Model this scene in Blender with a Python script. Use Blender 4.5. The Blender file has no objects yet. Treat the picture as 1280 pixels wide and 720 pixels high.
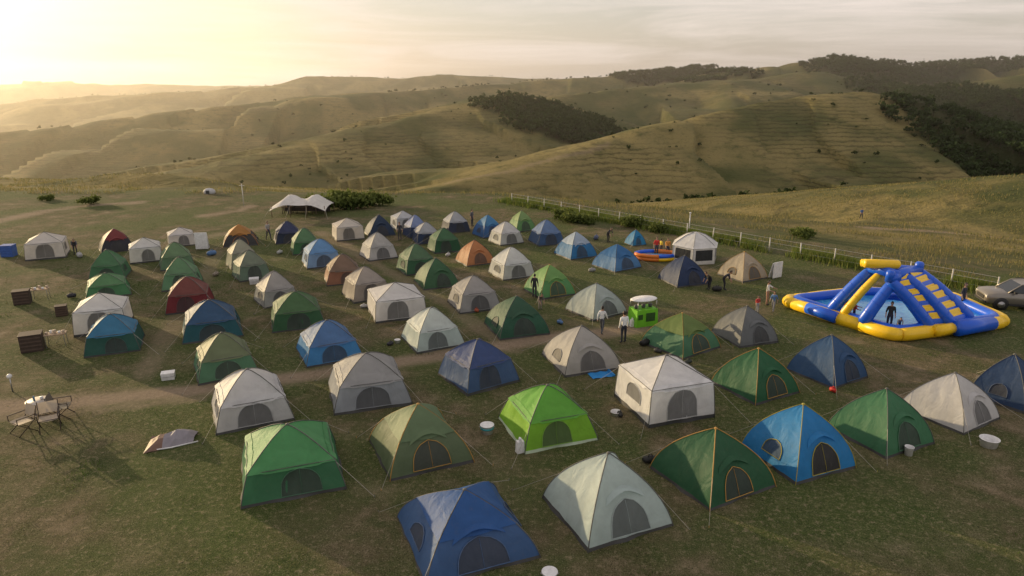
import bpy, bmesh, math, random
import numpy as np
from mathutils import Vector, Matrix
random.seed(7); rng=np.random.default_rng(7)
sc=bpy.context.scene
sc.view_settings.view_transform='Standard'; sc.view_settings.look='None'; sc.view_settings.exposure=0
# ---------------------------------------------------------------- camera
H=13.4; P=math.radians(16.6); F=853.3; CP,SP=math.cos(P),math.sin(P)
cam=bpy.data.cameras.new("camera"); co=bpy.data.objects.new("camera",cam); sc.collection.objects.link(co)
co.location=(0,0,H); co.rotation_euler=(math.radians(90)-P,0,0); cam.lens=24; cam.sensor_width=36
cam.clip_start=.1; cam.clip_end=30000; sc.camera=co
def ray(u,v):
    a=(u-640)/F; k=(v-360)/F
    return np.array([a, CP-k*SP, -SP-k*CP])
def gp(u,v,z=0.0):            # survey a photo measurement onto the level camp ground
    d=ray(u,v); t=(z-H)/d[2]; return (d[0]*t,d[1]*t)
def rp(u,v,Y):                # crest point at a given distance north
    d=ray(u,v); t=Y/d[1]; return (d[0]*t,Y,H+d[2]*t)
def zdepth(x,y,z=0): return y*CP+(H-z)*SP
def mpp(u,v):
    x,y=gp(u,v); return zdepth(x,y)/F
# ---------------------------------------------------------------- noise
def _h(ix,iy,s):
    n=(ix.astype(np.int64)*374761393+iy.astype(np.int64)*668265263+s*1442695041)&0xffffffff
    n=((n^(n>>13))*1274126177)&0xffffffff
    return ((n^(n>>16))&0xffff)/65535.0
def vn(X,Y,s=0):
    ix=np.floor(X); iy=np.floor(Y); fx=X-ix; fy=Y-iy
    fx=fx*fx*(3-2*fx); fy=fy*fy*(3-2*fy)
    a=_h(ix,iy,s);b=_h(ix+1,iy,s);c=_h(ix,iy+1,s);d=_h(ix+1,iy+1,s)
    return (a*(1-fx)+b*fx)*(1-fy)+(c*(1-fx)+d*fx)*fy
def fbm(X,Y,o=4,s=0):
    r=0;a=.5
    for i in range(o):
        r=r+a*vn(X,Y,s+i*17); X=X*2.03+13.1; Y=Y*2.03+7.7; a*=.5
    return r
def sst(x,a,b):
    t=np.clip((x-a)/(b-a),0,1); return t*t*(3-2*t)
# ---------------------------------------------------------------- terrain
def P3(l): return np.array([rp(*q) for q in l])
R_A=P3([(440,258,320),(500,243,345),(560,230,380),(640,210,430),(720,189,480),(800,164,520),(880,143,560),(950,129,590),(1020,118,610),(1080,114,620),(1130,126,600),(1180,148,570),(1230,172,540),(1290,203,500),(1380,240,450)])
R_B=P3([(110,248,480),(200,224,520),(260,211,560),(330,193,620),(400,174,680),(470,156,740),(540,140,800),(590,128,860),(625,122,900),(670,126,960)])
R_C2=P3([(610,134,1080),(650,126,1100),(700,119,1120),(760,112,1150),(830,106,1180),(900,103,1200),(960,97,1250),(1010,91,1280),(1060,97,1250),(1110,112,1150)])
R_C=P3([(-160,180,1100),(0,165,1200),(60,159,1220),(130,149,1260),(200,140,1300),(270,132,1330),(340,126,1380),(410,120,1420),(480,116,1480),(540,111,1540),(600,107,1600),(660,102,1650),(720,98,1680),(790,94,1700),(830,89,1720),(870,83,1740),(905,87,1760),(940,94,1780)])
R_E=P3([(900,101,1450),(940,92,1480),(970,85,1500),(1005,77,1530),(1040,71,1550),(1080,74,1580),(1140,82,1620),(1180,80,1650),(1220,76,1680),(1290,73,1700),(1420,66,1700)])
R_E2=P3([(1100,124,980),(1150,112,1000),(1200,103,1020),(1250,96,1040),(1330,88,1050),(1450,80,1050)])
R_D=P3([(-200,140,2400),(-80,132,2500),(0,130,2600),(60,124,2600),(120,119,2600),(180,118,2600),(230,116,2600),(280,110,2700),(330,107,2700),(380,104,2700),(410,97,2800),(450,96,2800),(500,98,2800),(560,94,2800),(640,97,2800),(720,99,2800)])
R_D2=P3([(-300,106,4300),(-80,107,4500),(0,106,4500),(60,104,4500),(120,106,4500),(180,105,4500),(260,107,4500),(340,107,4500),(700,103,4700),(1300,100,4700)])
R_K=P3([(1090,278,125),(1120,266,128),(1180,255,128),(1240,244,125),(1300,236,120),(1420,222,110),(1700,200,100)])
R_L=P3([(-300,215,125),(-60,225,130),(0,229,130),(60,233,130),(120,237,128),(190,235,122),(245,241,116),(300,258,108)])
R_M=P3([(40,236,112),(90,226,110),(140,219,108),(190,218,106),(235,225,104),(275,238,102),(305,256,98)])
RIDGES=[(R_A,.31,18),(R_B,.30,18),(R_C2,.28,32),(R_C,.27,40),(R_E,.27,45),(R_E2,.26,36),(R_D,.26,80),(R_D2,.2,100),(R_K,.2,14),(R_L,.17,9),(R_M,.42,4)]
FN=np.array(gp(640,254)); FS=np.array(gp(1245,368))
fd=(FS-FN)/np.linalg.norm(FS-FN); fnrm=np.array([-fd[1],fd[0]])
if fnrm[1]<0: fnrm=-fnrm
EX=[-400,-200,-110,-52,-42,-30,-16,0,16,30,44,60,85,150,400]; EY=[160,160,150,126,100,86,86,84.5,82,81,86,108,136,165,170]
def dout(X,Y):
    d1=(X-FN[0])*fnrm[0]+(Y-FN[1])*fnrm[1]-2.0
    d=np.maximum(np.maximum(d1,Y-86),-X-95)
    return np.maximum(d,0)
def hfun(X,Y):
    X=np.asarray(X,float); Y=np.asarray(Y,float)
    d=dout(X,Y)
    de=np.maximum(Y-np.interp(X,EX,EY),0)*.85; de=np.sqrt(de*de+49)-7
    gentle=np.minimum(.13*(np.sqrt(d*d+64)-8),14)
    base=-gentle-112*(1-np.exp(-de/260))
    hs=[base]
    for n,(pts,s,w) in enumerate(RIDGES):
        best=np.full(X.shape,-1e9); arc=np.zeros(X.shape); dm=np.zeros(X.shape); acc=0
        for i in range(len(pts)-1):
            a=pts[i];b=pts[i+1]; ex,ey=b[0]-a[0],b[1]-a[1]; L=math.hypot(ex,ey)
            t=np.clip(((X-a[0])*ex+(Y-a[1])*ey)/(ex*ex+ey*ey),0,1)
            dd=np.hypot(X-a[0]-t*ex,Y-a[1]-t*ey)
            zc=a[2]+t*(b[2]-a[2]); q=zc-s*(np.sqrt(dd*dd+w*w)-w); k=q>best
            best=np.where(k,q,best); arc=np.where(k,acc+t*L,arc); dm=np.where(k,dd,dm); acc+=L
        if w>15:   # spurs and gullies running down from the crest
            G=vn(arc/(75+w)+dm/260+n*9,dm/330+n*3,31+n)-.5; G2=vn(arc/(26+w*.4)+dm/120,dm/150+5,61+n)-.5
            best=best+(G*.42+G2*.16)*np.minimum(dm,170)
        hs.append(best)
    K=.5+1.8*np.clip(d/400,0,1)
    m=hs[0]
    for q in hs[1:]: m=np.maximum(m,q)
    S=0
    for q in hs: S=S+np.exp(np.clip((q-m)/K,-40,0))
    h=m+K*np.log(S)-K*.1
    am=np.clip((d-60)/260,0,1)
    h=h+am*((fbm(X/70,Y/70,5,1)-.48)*5)+ np.clip(d/60,0,1)*(fbm(X/22,Y/22,3,9)-.45)*1.3
    h=np.maximum(h,-150)
    mm=sst(d,0,8)
    flat=(fbm(X/9,Y/9,3,3)-.45)*.16
    return h*mm+flat*(1-mm)
def hz(x,y): return float(hfun(np.array([x]),np.array([y]))[0])
def survey(u,v):
    d=ray(u,v); d=d/np.hypot(d[0],d[1])
    ts=np.geomspace(15,6000,1400); X=d[0]*ts;Y=d[1]*ts;Z=H+d[2]*ts
    hh=hfun(X,Y); i=np.argmax(Z<hh)
    if not (Z<hh).any(): i=len(ts)-1
    return X[i],Y[i],hh[i]
th=np.concatenate([np.linspace(-180,-62,60,endpoint=False),np.linspace(-62,62,760,endpoint=False),np.linspace(62,180,60,endpoint=False)])
th=np.radians(th); rr=np.concatenate([np.linspace(1,10,8,endpoint=False),np.geomspace(10,9500,560)])
T,R=np.meshgrid(th,rr); GX=R*np.sin(T); GY=R*np.cos(T); GZ=hfun(GX,GY)
nr,nt=GX.shape
verts=np.stack([GX,GY,GZ],-1).reshape(-1,3)
i=np.arange(nr-1)[:,None]*nt; j=np.arange(nt)[None,:]; j2=(j+1)%nt
faces=np.stack([i+j,i+nt+j,i+nt+j2,i+j2],-1).reshape(-1,4)[:,::-1]
me=bpy.data.meshes.new("ground")
me.vertices.add(len(verts)+1); me.vertices.foreach_set("co",np.vstack([verts,[[0,0,hz(0,0)]]]).ravel())
tri=np.stack([np.full(nt,len(verts)),np.arange(nt),(np.arange(nt)+1)%nt],-1)[:,::-1]
nl=faces.size+tri.size; me.loops.add(nl); me.loops.foreach_set("vertex_index",np.concatenate([faces.ravel(),tri.ravel()]).astype(np.int32))
me.polygons.add(len(faces)+nt)
me.polygons.foreach_set("loop_start",np.concatenate([np.arange(len(faces))*4,faces.size+np.arange(nt)*3]).astype(np.int32))
me.update(calc_edges=True); me.validate()
me.polygons.foreach_set("use_smooth",np.ones(len(me.polygons),bool))
def pdist(X,Y,pts):
    best=np.full(X.shape,1e9)
    for a,b in zip(pts[:-1],pts[1:]):
        ex,ey=b[0]-a[0],b[1]-a[1]
        t=np.clip(((X-a[0])*ex+(Y-a[1])*ey)/(ex*ex+ey*ey+1e-9),0,1)
        best=np.minimum(best,np.hypot(X-a[0]-t*ex,Y-a[1]-t*ey))
    return best
X=verts[:,0];Y=verts[:,1]; D=dout(X,Y)
dirt=np.zeros(len(X))
wob=(fbm(X/5,Y/5,3,41)-.45)*1.6
def road(l,w,st,sv=False):
    global dirt
    pts=[(survey(*q)[:2] if sv else gp(*q)) for q in l]
    dirt=np.maximum(dirt,st*(1-sst(pdist(X,Y,pts)+wob*min(1,w),w*.5,w*1.5)))
road([(-40,512),(130,500),(250,487),(380,470),(480,455),(600,437),(700,420),(800,410)],.75,1.)
road([(-40,526),(130,513),(250,498)],.3,.6)
road([(130,330),(230,300),(330,285)],.7,.6)
road([(640,437),(560,380),(470,330),(400,290)],.6,.45)
road([(180,470),(220,400),(255,350),(270,315)],.5,.4)
road([(1085,285),(1150,288),(1220,294),(1300,303),(1400,312)],1.3,1.,True)
road([(-60,292),(0,276),(60,264),(110,257),(170,253)],1.0,1.,True)
road([(255,270),(300,264),(312,258)],.8,.9,True)
road([(560,229),(660,207),(760,180)],3,.6,True)
BL=[(700,150,45),(650,132,45),(680,140,45),(735,165,40),(720,160,40),(675,158,30),(750,172,30),
 (1120,116,45),(1150,125,60),(1190,140,60),(1230,158,55),(1265,175,50),(1275,145,60),(1220,132,60),(1100,108,40),(1180,122,50),(1250,128,50),(1255,190,35),(1275,200,35),
 (1080,84,90),(1120,92,90),(1160,96,80),(1060,80,60),(1210,84,80),(1260,78,80),(1040,250,22),(1010,258,20),(1070,258,18),(970,264,14),(1050,238,16),(1025,243,16),
 (840,93,60),(870,88,60),(800,97,50),(900,92,60)]
BLW=[survey(u,v)+(r,) for u,v,r in BL]; BLW=[q for q in BLW if q[1]>230]
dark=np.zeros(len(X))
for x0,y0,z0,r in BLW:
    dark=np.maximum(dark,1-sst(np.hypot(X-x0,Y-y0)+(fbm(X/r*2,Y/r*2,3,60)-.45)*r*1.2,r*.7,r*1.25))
gold=sst(fbm(X/70+9,Y/70,4,77),.40,.62)*sst(D,5,25)
gold=np.maximum(gold,sst(D,1,8)*(1-sst(D,70,110))*sst(fbm(X/12,Y/12,3,78),.3,.55))
cov=np.zeros((len(X)+1,4)); cov[:-1,0]=dirt;cov[:-1,1]=gold;cov[:-1,2]=dark;cov[:-1,3]=sst(D,0,16)
ca=me.color_attributes.new("cover",'FLOAT_COLOR','POINT'); ca.data.foreach_set("color",cov.ravel())
ground=bpy.data.objects.new("ground",me); sc.collection.objects.link(ground)
# ---------------------------------------------------------------- material helpers
def newmat(n):
    m=bpy.data.materials.new(n); m.use_nodes=True; nt=m.node_tree; nt.nodes.clear()
    o=nt.nodes.new("ShaderNodeOutputMaterial"); return m,nt,o
def N(nt,t,**k):
    n=nt.nodes.new(t)
    for a,b in k.items():
        if a in n.inputs.keys(): n.inputs[a].default_value=b
        else: setattr(n,a,b)
    return n
def noise(nt,vec,scale,detail=4,rough=.55,dist=0):
    n=nt.nodes.new("ShaderNodeTexNoise"); n.inputs["Scale"].default_value=scale;n.inputs["Detail"].default_value=detail
    n.inputs["Roughness"].default_value=rough; n.inputs["Distortion"].default_value=dist
    nt.links.new(vec,n.inputs["Vector"]); return n.outputs["Fac"]
def ramp(nt,fac,stops):
    r=nt.nodes.new("ShaderNodeValToRGB"); e=r.color_ramp.elements
    while len(e)<len(stops): e.new(.5)
    for q,(p,c) in zip(e,stops): q.position=p; q.color=(*c,1)
    nt.links.new(fac,r.inputs[0]); return r.outputs[0]
def mix(nt,f,a,b,mode='MIX'):
    m=nt.nodes.new("ShaderNodeMix"); m.data_type='RGBA'; m.blend_type=mode
    for s,i in ((f,0),(a,6),(b,7)):
        if isinstance(s,(int,float)): m.inputs[i].default_value=s
        elif isinstance(s,tuple): m.inputs[i].default_value=(*s,1)
        else: nt.links.new(s,m.inputs[i])
    return m.outputs[2]
def math_(nt,op,a,b=None,c=None):
    m=nt.nodes.new("ShaderNodeMath"); m.operation=op
    for i,s in enumerate((a,b,c)):
        if s is None: continue
        if isinstance(s,(int,float)): m.inputs[i].default_value=s
        else: nt.links.new(s,m.inputs[i])
    return m.outputs[0]
def maprange(nt,v,a,b):
    m=nt.nodes.new("ShaderNodeMapRange"); m.inputs[1].default_value=a;m.inputs[2].default_value=b; nt.links.new(v,m.inputs[0]); return m.outputs[0]
# ground material
m,nt,o=newmat("ground_grass")
geo=N(nt,"ShaderNodeNewGeometry"); pos=geo.outputs["Position"]
at=N(nt,"ShaderNodeAttribute",attribute_name="cover"); sp=N(nt,"ShaderNodeSeparateColor"); nt.links.new(at.outputs["Color"],sp.inputs[0])
n1=noise(nt,pos,.12,4); n2=noise(nt,pos,.55,7,.7,.4); n3=noise(nt,pos,5,5,.7); n4=noise(nt,pos,26,3,.7)
near=ramp(nt,n2,[(.32,(.052,.070,.022)),(.44,(.090,.094,.038)),(.53,(.122,.105,.055)),(.62,(.195,.155,.095)),(.74,(.28,.23,.155))])
grn=ramp(nt,n3,[(.3,(.036,.068,.014)),(.7,(.10,.13,.035))])
near=mix(nt,math_(nt,'MULTIPLY',maprange(nt,n1,.42,.56),.8),near,grn)
near=mix(nt,math_(nt,'MULTIPLY',maprange(nt,n3,.54,.72),.85),near,(.29,.235,.15))
near=mix(nt,maprange(nt,n4,.55,.64),near,(.026,.026,.014))
near=mix(nt,maprange(nt,n4,.42,.32),near,(.27,.23,.16))
near=mix(nt,math_(nt,'MULTIPLY',sp.outputs[0],.9),near,mix(nt,n3,(.18,.135,.095),(.36,.28,.20)))
h1=noise(nt,pos,.012,6,.6); h2=noise(nt,pos,.09,6,.7); h3=noise(nt,pos,.6,4,.7)
hill=ramp(nt,h1,[(.3,(.055,.072,.022)),(.48,(.095,.098,.036)),(.62,(.145,.128,.052)),(.75,(.10,.085,.042))])
hill=mix(nt,sp.outputs[1],hill,(.225,.185,.075))
hill=mix(nt,math_(nt,'MULTIPLY',maprange(nt,h2,.5,.72),.8),hill,(.048,.062,.02))
hill=mix(nt,math_(nt,'MULTIPLY',maprange(nt,h3,.55,.72),.7),hill,(.042,.052,.018))
sx=N(nt,"ShaderNodeSeparateXYZ"); nt.links.new(pos,sx.inputs[0])
zz=math_(nt,'ADD',math_(nt,'MULTIPLY',sx.outputs[2],.40),math_(nt,'MULTIPLY',h2,2.2))
fr=math_(nt,'PINGPONG',zz,.5); terr=maprange(nt,fr,.30,.5)
terr=math_(nt,'MULTIPLY',terr,maprange(nt,noise(nt,pos,.006,3),.42,.58))
hill=mix(nt,math_(nt,'MULTIPLY',terr,.6),hill,(.050,.043,.022))
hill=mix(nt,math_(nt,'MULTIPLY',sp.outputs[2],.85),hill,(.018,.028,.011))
hill=mix(nt,math_(nt,'MULTIPLY',sp.outputs[0],.8),hill,(.30,.23,.15))
col=mix(nt,at.outputs["Alpha"],near,hill)
b=N(nt,"ShaderNodeBsdfPrincipled",Roughness=.95); b.inputs["Specular IOR Level"].default_value=.1
nt.links.new(col,b.inputs["Base Color"])
hh=math_(nt,'ADD',math_(nt,'MULTIPLY',n3,.11),math_(nt,'MULTIPLY',n4,.04))
hh=math_(nt,'ADD',hh,math_(nt,'MULTIPLY',math_(nt,'ADD',math_(nt,'MULTIPLY',h3,1.1),math_(nt,'MULTIPLY',terr,-.7)),at.outputs["Alpha"]))
bp=N(nt,"ShaderNodeBump",Strength=.75,Distance=1.); nt.links.new(hh,bp.inputs["Height"]); nt.links.new(bp.outputs[0],b.inputs["Normal"])
nt.links.new(b.outputs[0],o.inputs[0]); me.materials.append(m)

MC={}
def fabric(c,tr=.35):
    k=("f",c,tr)
    if k in MC: return MC[k]
    m,nt,o=newmat("tent_fabric"); tc=N(nt,"ShaderNodeTexCoord"); v=tc.outputs["Object"]
    a=noise(nt,v,1.1,4,.6,1.0); s=noise(nt,v,6,4,.6)
    cc=mix(nt,maprange(nt,a,.3,.75),tuple(x*.84 for x in c),tuple(min(1,x*1.1+.003) for x in c))
    cc=mix(nt,math_(nt,'MULTIPLY',maprange(nt,s,.55,.8),.12),cc,(.25,.2,.13))
    b=N(nt,"ShaderNodeBsdfPrincipled",Roughness=.58); b.inputs["Specular IOR Level"].default_value=.32
    t=N(nt,"ShaderNodeBsdfTranslucent"); nt.links.new(cc,b.inputs["Base Color"]); nt.links.new(cc,t.inputs[0])
    w=nt.nodes.new("ShaderNodeTexNoise"); mp=N(nt,"ShaderNodeMapping"); mp.inputs["Scale"].default_value=(1,1,.4); nt.links.new(v,mp.inputs[0]); nt.links.new(mp.outputs[0],w.inputs["Vector"])
    w.inputs["Scale"].default_value=2.1; w.inputs["Detail"].default_value=3;w.inputs["Distortion"].default_value=.8
    bp=N(nt,"ShaderNodeBump",Strength=.5,Distance=.09); nt.links.new(w.outputs[0],bp.inputs["Height"])
    nt.links.new(bp.outputs[0],b.inputs["Normal"]); nt.links.new(bp.outputs[0],t.inputs["Normal"])
    x=N(nt,"ShaderNodeMixShader"); x.inputs[0].default_value=tr
    nt.links.new(b.outputs[0],x.inputs[1]);nt.links.new(t.outputs[0],x.inputs[2]);nt.links.new(x.outputs[0],o.inputs[0])
    MC[k]=m; return m
def plain(c,rough=.6,name="painted",metal=0.,var=.2,spec=.4,sc_=6):
    k=("p",c,rough,metal,name)
    if k in MC: return MC[k]
    m,nt,o=newmat(name); tc=N(nt,"ShaderNodeTexCoord")
    a=noise(nt,tc.outputs["Object"],sc_,5,.6)
    cc=mix(nt,maprange(nt,a,.3,.7),tuple(x*(1-var) for x in c),tuple(min(1,x*(1+var*.6)) for x in c))
    b=N(nt,"ShaderNodeBsdfPrincipled",Roughness=rough,Metallic=metal); b.inputs["Specular IOR Level"].default_value=spec
    nt.links.new(cc,b.inputs["Base Color"])
    bp=N(nt,"ShaderNodeBump",Strength=.25,Distance=.02); nt.links.new(a,bp.inputs["Height"]); nt.links.new(bp.outputs[0],b.inputs["Normal"])
    nt.links.new(b.outputs[0],o.inputs[0]); MC[k]=m; return m
def attrmat(name,tr=.3):
    m,nt,o=newmat(name); at=N(nt,"ShaderNodeAttribute",attribute_name="col")
    b=N(nt,"ShaderNodeBsdfPrincipled",Roughness=.8); b.inputs["Specular IOR Level"].default_value=.15
    t=N(nt,"ShaderNodeBsdfTranslucent"); nt.links.new(at.outputs[0],b.inputs["Base Color"]);nt.links.new(at.outputs[0],t.inputs[0])
    x=N(nt,"ShaderNodeMixShader"); x.inputs[0].default_value=tr
    nt.links.new(b.outputs[0],x.inputs[1]);nt.links.new(t.outputs[0],x.inputs[2]);nt.links.new(x.outputs[0],o.inputs[0]); return m
# ---------------------------------------------------------------- mesh builder
class MB:
    def __init__(s): s.v=[];s.f=[];s.m=[];s.mats=[];s.sm=[]
    def mi(s,mat):
        if mat not in s.mats: s.mats.append(mat)
        return s.mats.index(mat)
    def add(s,vs,fs,mat,smooth=False):
        n=len(s.v); s.v+= [tuple(map(float,q)) for q in vs]; k=s.mi(mat)
        for f in fs: s.f.append([n+i for i in f]); s.m.append(k); s.sm.append(smooth)
    def box(s,c,d,mat,rz=0,M=None,taper=1.):
        x,y,z=d[0]/2,d[1]/2,d[2]/2; vs=[]
        for sz in(-1,1):
            k=taper if sz>0 else 1
            for a,b in((-1,-1),(1,-1),(1,1),(-1,1)):
                p=Vector((a*x*k,b*y*k,sz*z)); 
                if rz: p=Matrix.Rotation(rz,3,'Z')@p
                if M is not None: p=M@p
                vs.append(p+Vector(c))
        s.add(vs,[(3,2,1,0),(4,5,6,7),(0,1,5,4),(1,2,6,5),(2,3,7,6),(3,0,4,7)],mat)
    def tube(s,pts,r,mat,n=8,caps=True,smooth=True,flat=1.):
        pts=[Vector(p) for p in pts]; 
        if not hasattr(r,'__len__'): r=[r]*len(pts)
        vs=[]; up=Vector((0,0,1)); prev=None
        for i,p in enumerate(pts):
            t=(pts[min(i+1,len(pts)-1)]-pts[max(i-1,0)]).normalized()
            if prev is None:
                a=up if abs(t.z)<.9 else Vector((1,0,0)); x=t.cross(a).normalized()
            else:
                x=(prev-t*prev.dot(t)); x=x.normalized() if x.length>1e-5 else t.orthogonal().normalized()
            prev=x; y=t.cross(x)
            for k in range(n):
                a=2*math.pi*k/n; vs.append(p+x*math.cos(a)*r[i]+y*math.sin(a)*r[i]*flat)
        fs=[]
        for i in range(len(pts)-1):
            for k in range(n):
                k2=(k+1)%n; fs.append((i*n+k,i*n+k2,(i+1)*n+k2,(i+1)*n+k))
        if caps: fs+= [tuple(range(n-1,-1,-1)),tuple((len(pts)-1)*n+k for k in range(n))]
        s.add(vs,fs,mat,smooth)
    def lathe(s,prof,c,mat,n=20,smooth=True,sx=1,sy=1):
        vs=[(c[0]+r*sx*math.cos(2*math.pi*k/n),c[1]+r*sy*math.sin(2*math.pi*k/n),c[2]+z) for r,z in prof for k in range(n)]
        fs=[(i*n+k,i*n+(k+1)%n,(i+1)*n+(k+1)%n,(i+1)*n+k) for i in range(len(prof)-1) for k in range(n)]
        s.add(vs,fs,mat,smooth)
    def grid(s,g,mat,smooth=True,matf=None):
        nr=len(g);nc=len(g[0]); vs=[p for row in g for p in row]; n=len(s.v)
        s.v+=[tuple(map(float,q)) for q in vs]
        for i in range(nr-1):
            for j in range(nc-1):
                s.f.append([n+i*nc+j,n+i*nc+j+1,n+(i+1)*nc+j+1,n+(i+1)*nc+j]); s.m.append(s.mi(matf(i,j) if matf else mat)); s.sm.append(smooth)
    def ball(s,c,d,mat,seg=12,M=None,cut=None):
        vs=[];fs=[];r=seg//2
        for i in range(r+1):
            for k in range(seg):
                a=math.pi*i/r;b=2*math.pi*k/seg
                p=Vector((d[0]*math.sin(a)*math.cos(b),d[1]*math.sin(a)*math.sin(b),d[2]*math.cos(a)))
                if M is not None: p=M@p
                vs.append(p+Vector(c))
        for i in range(r):
            for k in range(seg):
                f=(i*seg+k,(i+1)*seg+k,(i+1)*seg+(k+1)%seg,i*seg+(k+1)%seg)
                if cut:
                    q=sum((vs[j] for j in f),Vector())/4-Vector(c)
                    if cut(q): continue
                fs.append(f)
        s.add(vs,fs,mat,True)
    def obj(s,name,loc=(0,0,0),rz=0,bevel=0):
        me=bpy.data.meshes.new(name); me.from_pydata(s.v,[],s.f)
        for q in s.mats: me.materials.append(q)
        me.polygons.foreach_set("material_index",s.m); me.polygons.foreach_set("use_smooth",s.sm); me.update()
        ob=bpy.data.objects.new(name,me); sc.collection.objects.link(ob); ob.location=loc; ob.rotation_euler=(0,0,rz)
        if bevel:
            bv=ob.modifiers.new("bevel",'BEVEL'); bv.width=bevel; bv.segments=2; bv.limit_method='ANGLE'
        return ob
ROPE=plain((.45,.42,.36),.8,"rope")
# ---------------------------------------------------------------- tents
def tent(x,y,s,h,kind,body,fly=None,skirt=(.07,.07,.07),trim=(.12,.12,.11),rot=27,door=None,win=True,ropes=True,opened=False,tr=.4,name="camping_tent",seed=0):
    rn=random.Random(seed); mb=MB(); a2=s/2
    up=lambda c:tuple(min(.8,q*1.45) if max(c)<.45 else q for q in c)
    body=up(body); fly=up(fly) if fly else None
    B=fabric(body,tr); FL=fabric(fly,tr) if fly else B; SK=fabric(skirt,.1); TR=plain(trim,.6,"pole_sleeve")
    MW=fabric(tuple(round(.07+q*.30,3) for q in body),.5); TW=TR if max(trim)>.3 else plain(tuple(round(min(.7,q*.6+.03),3) for q in body),.6,"window_binding")
    door=(0,.46) if seed%3 else ((-.12,.42) if seed%2 else (.15,.4))
    ph=[rn.random()*6 for _ in range(8)]; tall=.40+.12*rn.random()
    if kind=='C': sh,rs=.50+.08*rn.random(),.76+.08*rn.random()
    elif kind=='G': sh,rs=.66,.93
    dk=rn.uniform(.22,.38)
    def prof(t):
        if kind=='D':
            return (1-dk*t-(.98-dk)*t**2.5, t)
        if t<.55:
            q=t/.55; return (1-(1-rs)*q**1.2, sh*q)
        q=(t-.55)/.45
        return (rs*(1-q)*(.97)+.02, sh+(1-sh)*(1-(1-q)**(1.45 if kind!='G' else 1.05)))
    def surf(f,a,t,off=0):
        r,z=prof(t); r*=a2
        sag=(1-a*a)
        if kind=='D': c=(.06*math.sin(math.pi*min(1,t*1.0)))*sag*a2
        else:
            c=(.05*math.sin(math.pi*min(1,t/.55)) if t<.55 else .10*math.sin(math.pi*(t-.55)/.45))*sag*a2
        wv=.010*math.sin(9*a+7*t+ph[f])*math.sin(6*t+ph[f+4])*sag*a2+.005*math.sin(31*a*(1-t*.6)+ph[f])*sag*a2
        if t<=.001: c+= .03*math.sin(5*a+ph[f])*sag*a2
        p=Vector((a*r,-(r-c+wv+off),z*h+off*.4))
        return Matrix.Rotation(f*math.pi/2,3,'Z')@p
    nt_=15;nc=15
    for f in range(4):
        rows=[]
        ts=[0,.06]+[.06+.94*i/(nt_-2) for i in range(1,nt_-1)]
        ts=sorted(set(ts+[.55]))
        for t in ts: rows.append([surf(f,-1+2*j/(nc-1),t) for j in range(nc)])
        def mf(i,j,ts=ts):
            return SK if ts[i]<.05 else (FL if (ts[i]>=.54 and kind!='D' ) else B)
        mb.grid(rows,B,True,mf)
        if kind!='D':
            mb.grid([[surf(f,-1+2*j/(nc-1),.53-.03*(abs(-1+2*j/(nc-1))<.6),.05+.015*math.sin(j*1.3)) for j in range(nc)],[surf(f,-1+2*j/(nc-1),.60,.02) for j in range(nc)]],FL)
        mb.tube([surf(f,1,t,.010) for t in [0,.12,.25,.4,.55,.62,.72,.84,.94,1]],.015+.004*(s>3),TR,5)
        if kind!='D': mb.tube([surf(f,-1+2*j/8,.55,.02) for j in range(9)],.012,TR,5)
        def arch(a0,wa,t0,t1,mat,tm=TW):
            n=11; rows=[];L=[];Rr=[]
            for i in range(n):
                q=i/(n-1); hw=wa*(1 if q<.4 else math.sqrt(max(0,1-((q-.4)/.6)**2))); hw=max(hw,.02)
                t=t0+(t1-t0)*q
                rows.append([surf(f,a0+hw*(-1+2*j/4),t,.014) for j in range(5)])
                L.append(surf(f,a0-hw,t,.024)); Rr.append(surf(f,a0+hw,t,.024))
            mb.grid(rows,mat)
            lp=L+Rr[::-1]; mb.tube(lp+[lp[0]],.016,tm,5,False,True)
        DK=fabric((.025,.025,.025),.05)  # near-black panel on the wall, stands in for the shaded inside when opened
        if f==0:
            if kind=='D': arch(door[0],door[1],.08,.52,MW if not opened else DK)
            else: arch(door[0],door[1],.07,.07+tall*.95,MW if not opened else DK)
            if kind=='D':
                mb.grid([[surf(f,door[0]+.60*(-1+2*j/8),.58+.09*(1-(-1+2*j/8)**2),.02) for j in range(9)],[surf(f,door[0]+.62*(-1+2*j/8),.49+.12*(1-(-1+2*j/8)**2),.02+.13*(1-(-1+2*j/8)**2)) for j in range(9)]],FL)
            mb.tube([surf(f,door[0],t,.03) for t in (.08,.2,.35,.5)],.008,TW,4)
        elif win and f in(1,3):
            if seed%3==1:
                if kind=='D': arch(0,.34,.2,.44,MW)
                else: arch(0,.40,.2,.45,MW)
        elif f==2: arch(0,.4,.2,.46,MW)
    mb.ball((0,0,h*1.0),(.07,.07,.05),TR,8)
    if kind=='D' and fly:
        for f in range(4):
            mb.grid([[surf(f,-1+2*j/6,t-.05*(1-abs(-1+2*j/6))*(t<.6),.03) for j in range(7)] for t in (.58,.7,.82,.92,1)],FL)
    if ropes:
        for f in range(4):
            if rn.random()<.8:
                p=surf(f,1,.5,.01); d=Vector((p.x,p.y,0)).normalized(); q=Vector((p.x,p.y,0))+d*(1.0+rn.random()*.7); q.z=.03
                mb.tube([p,q],.007,ROPE,3,False); mb.tube([q+Vector((0,0,-.06)),q+Vector((0,0,.08))],.012,TR,4)
    z=hz(x,y)-.02
    return mb.obj(name,(x,y,z),math.radians(rot))
G_D=(.025,.095,.045);G_M=(.05,.16,.08);LIME=(.27,.56,.05);OL=(.11,.15,.08);NV=(.03,.06,.13);SKY=(.035,.27,.60)
GR=(.44,.44,.44);GRD=(.15,.16,.165);MINT=(.52,.62,.60);MAR=(.17,.03,.035)
OT=(.42,.24,.06)
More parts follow.
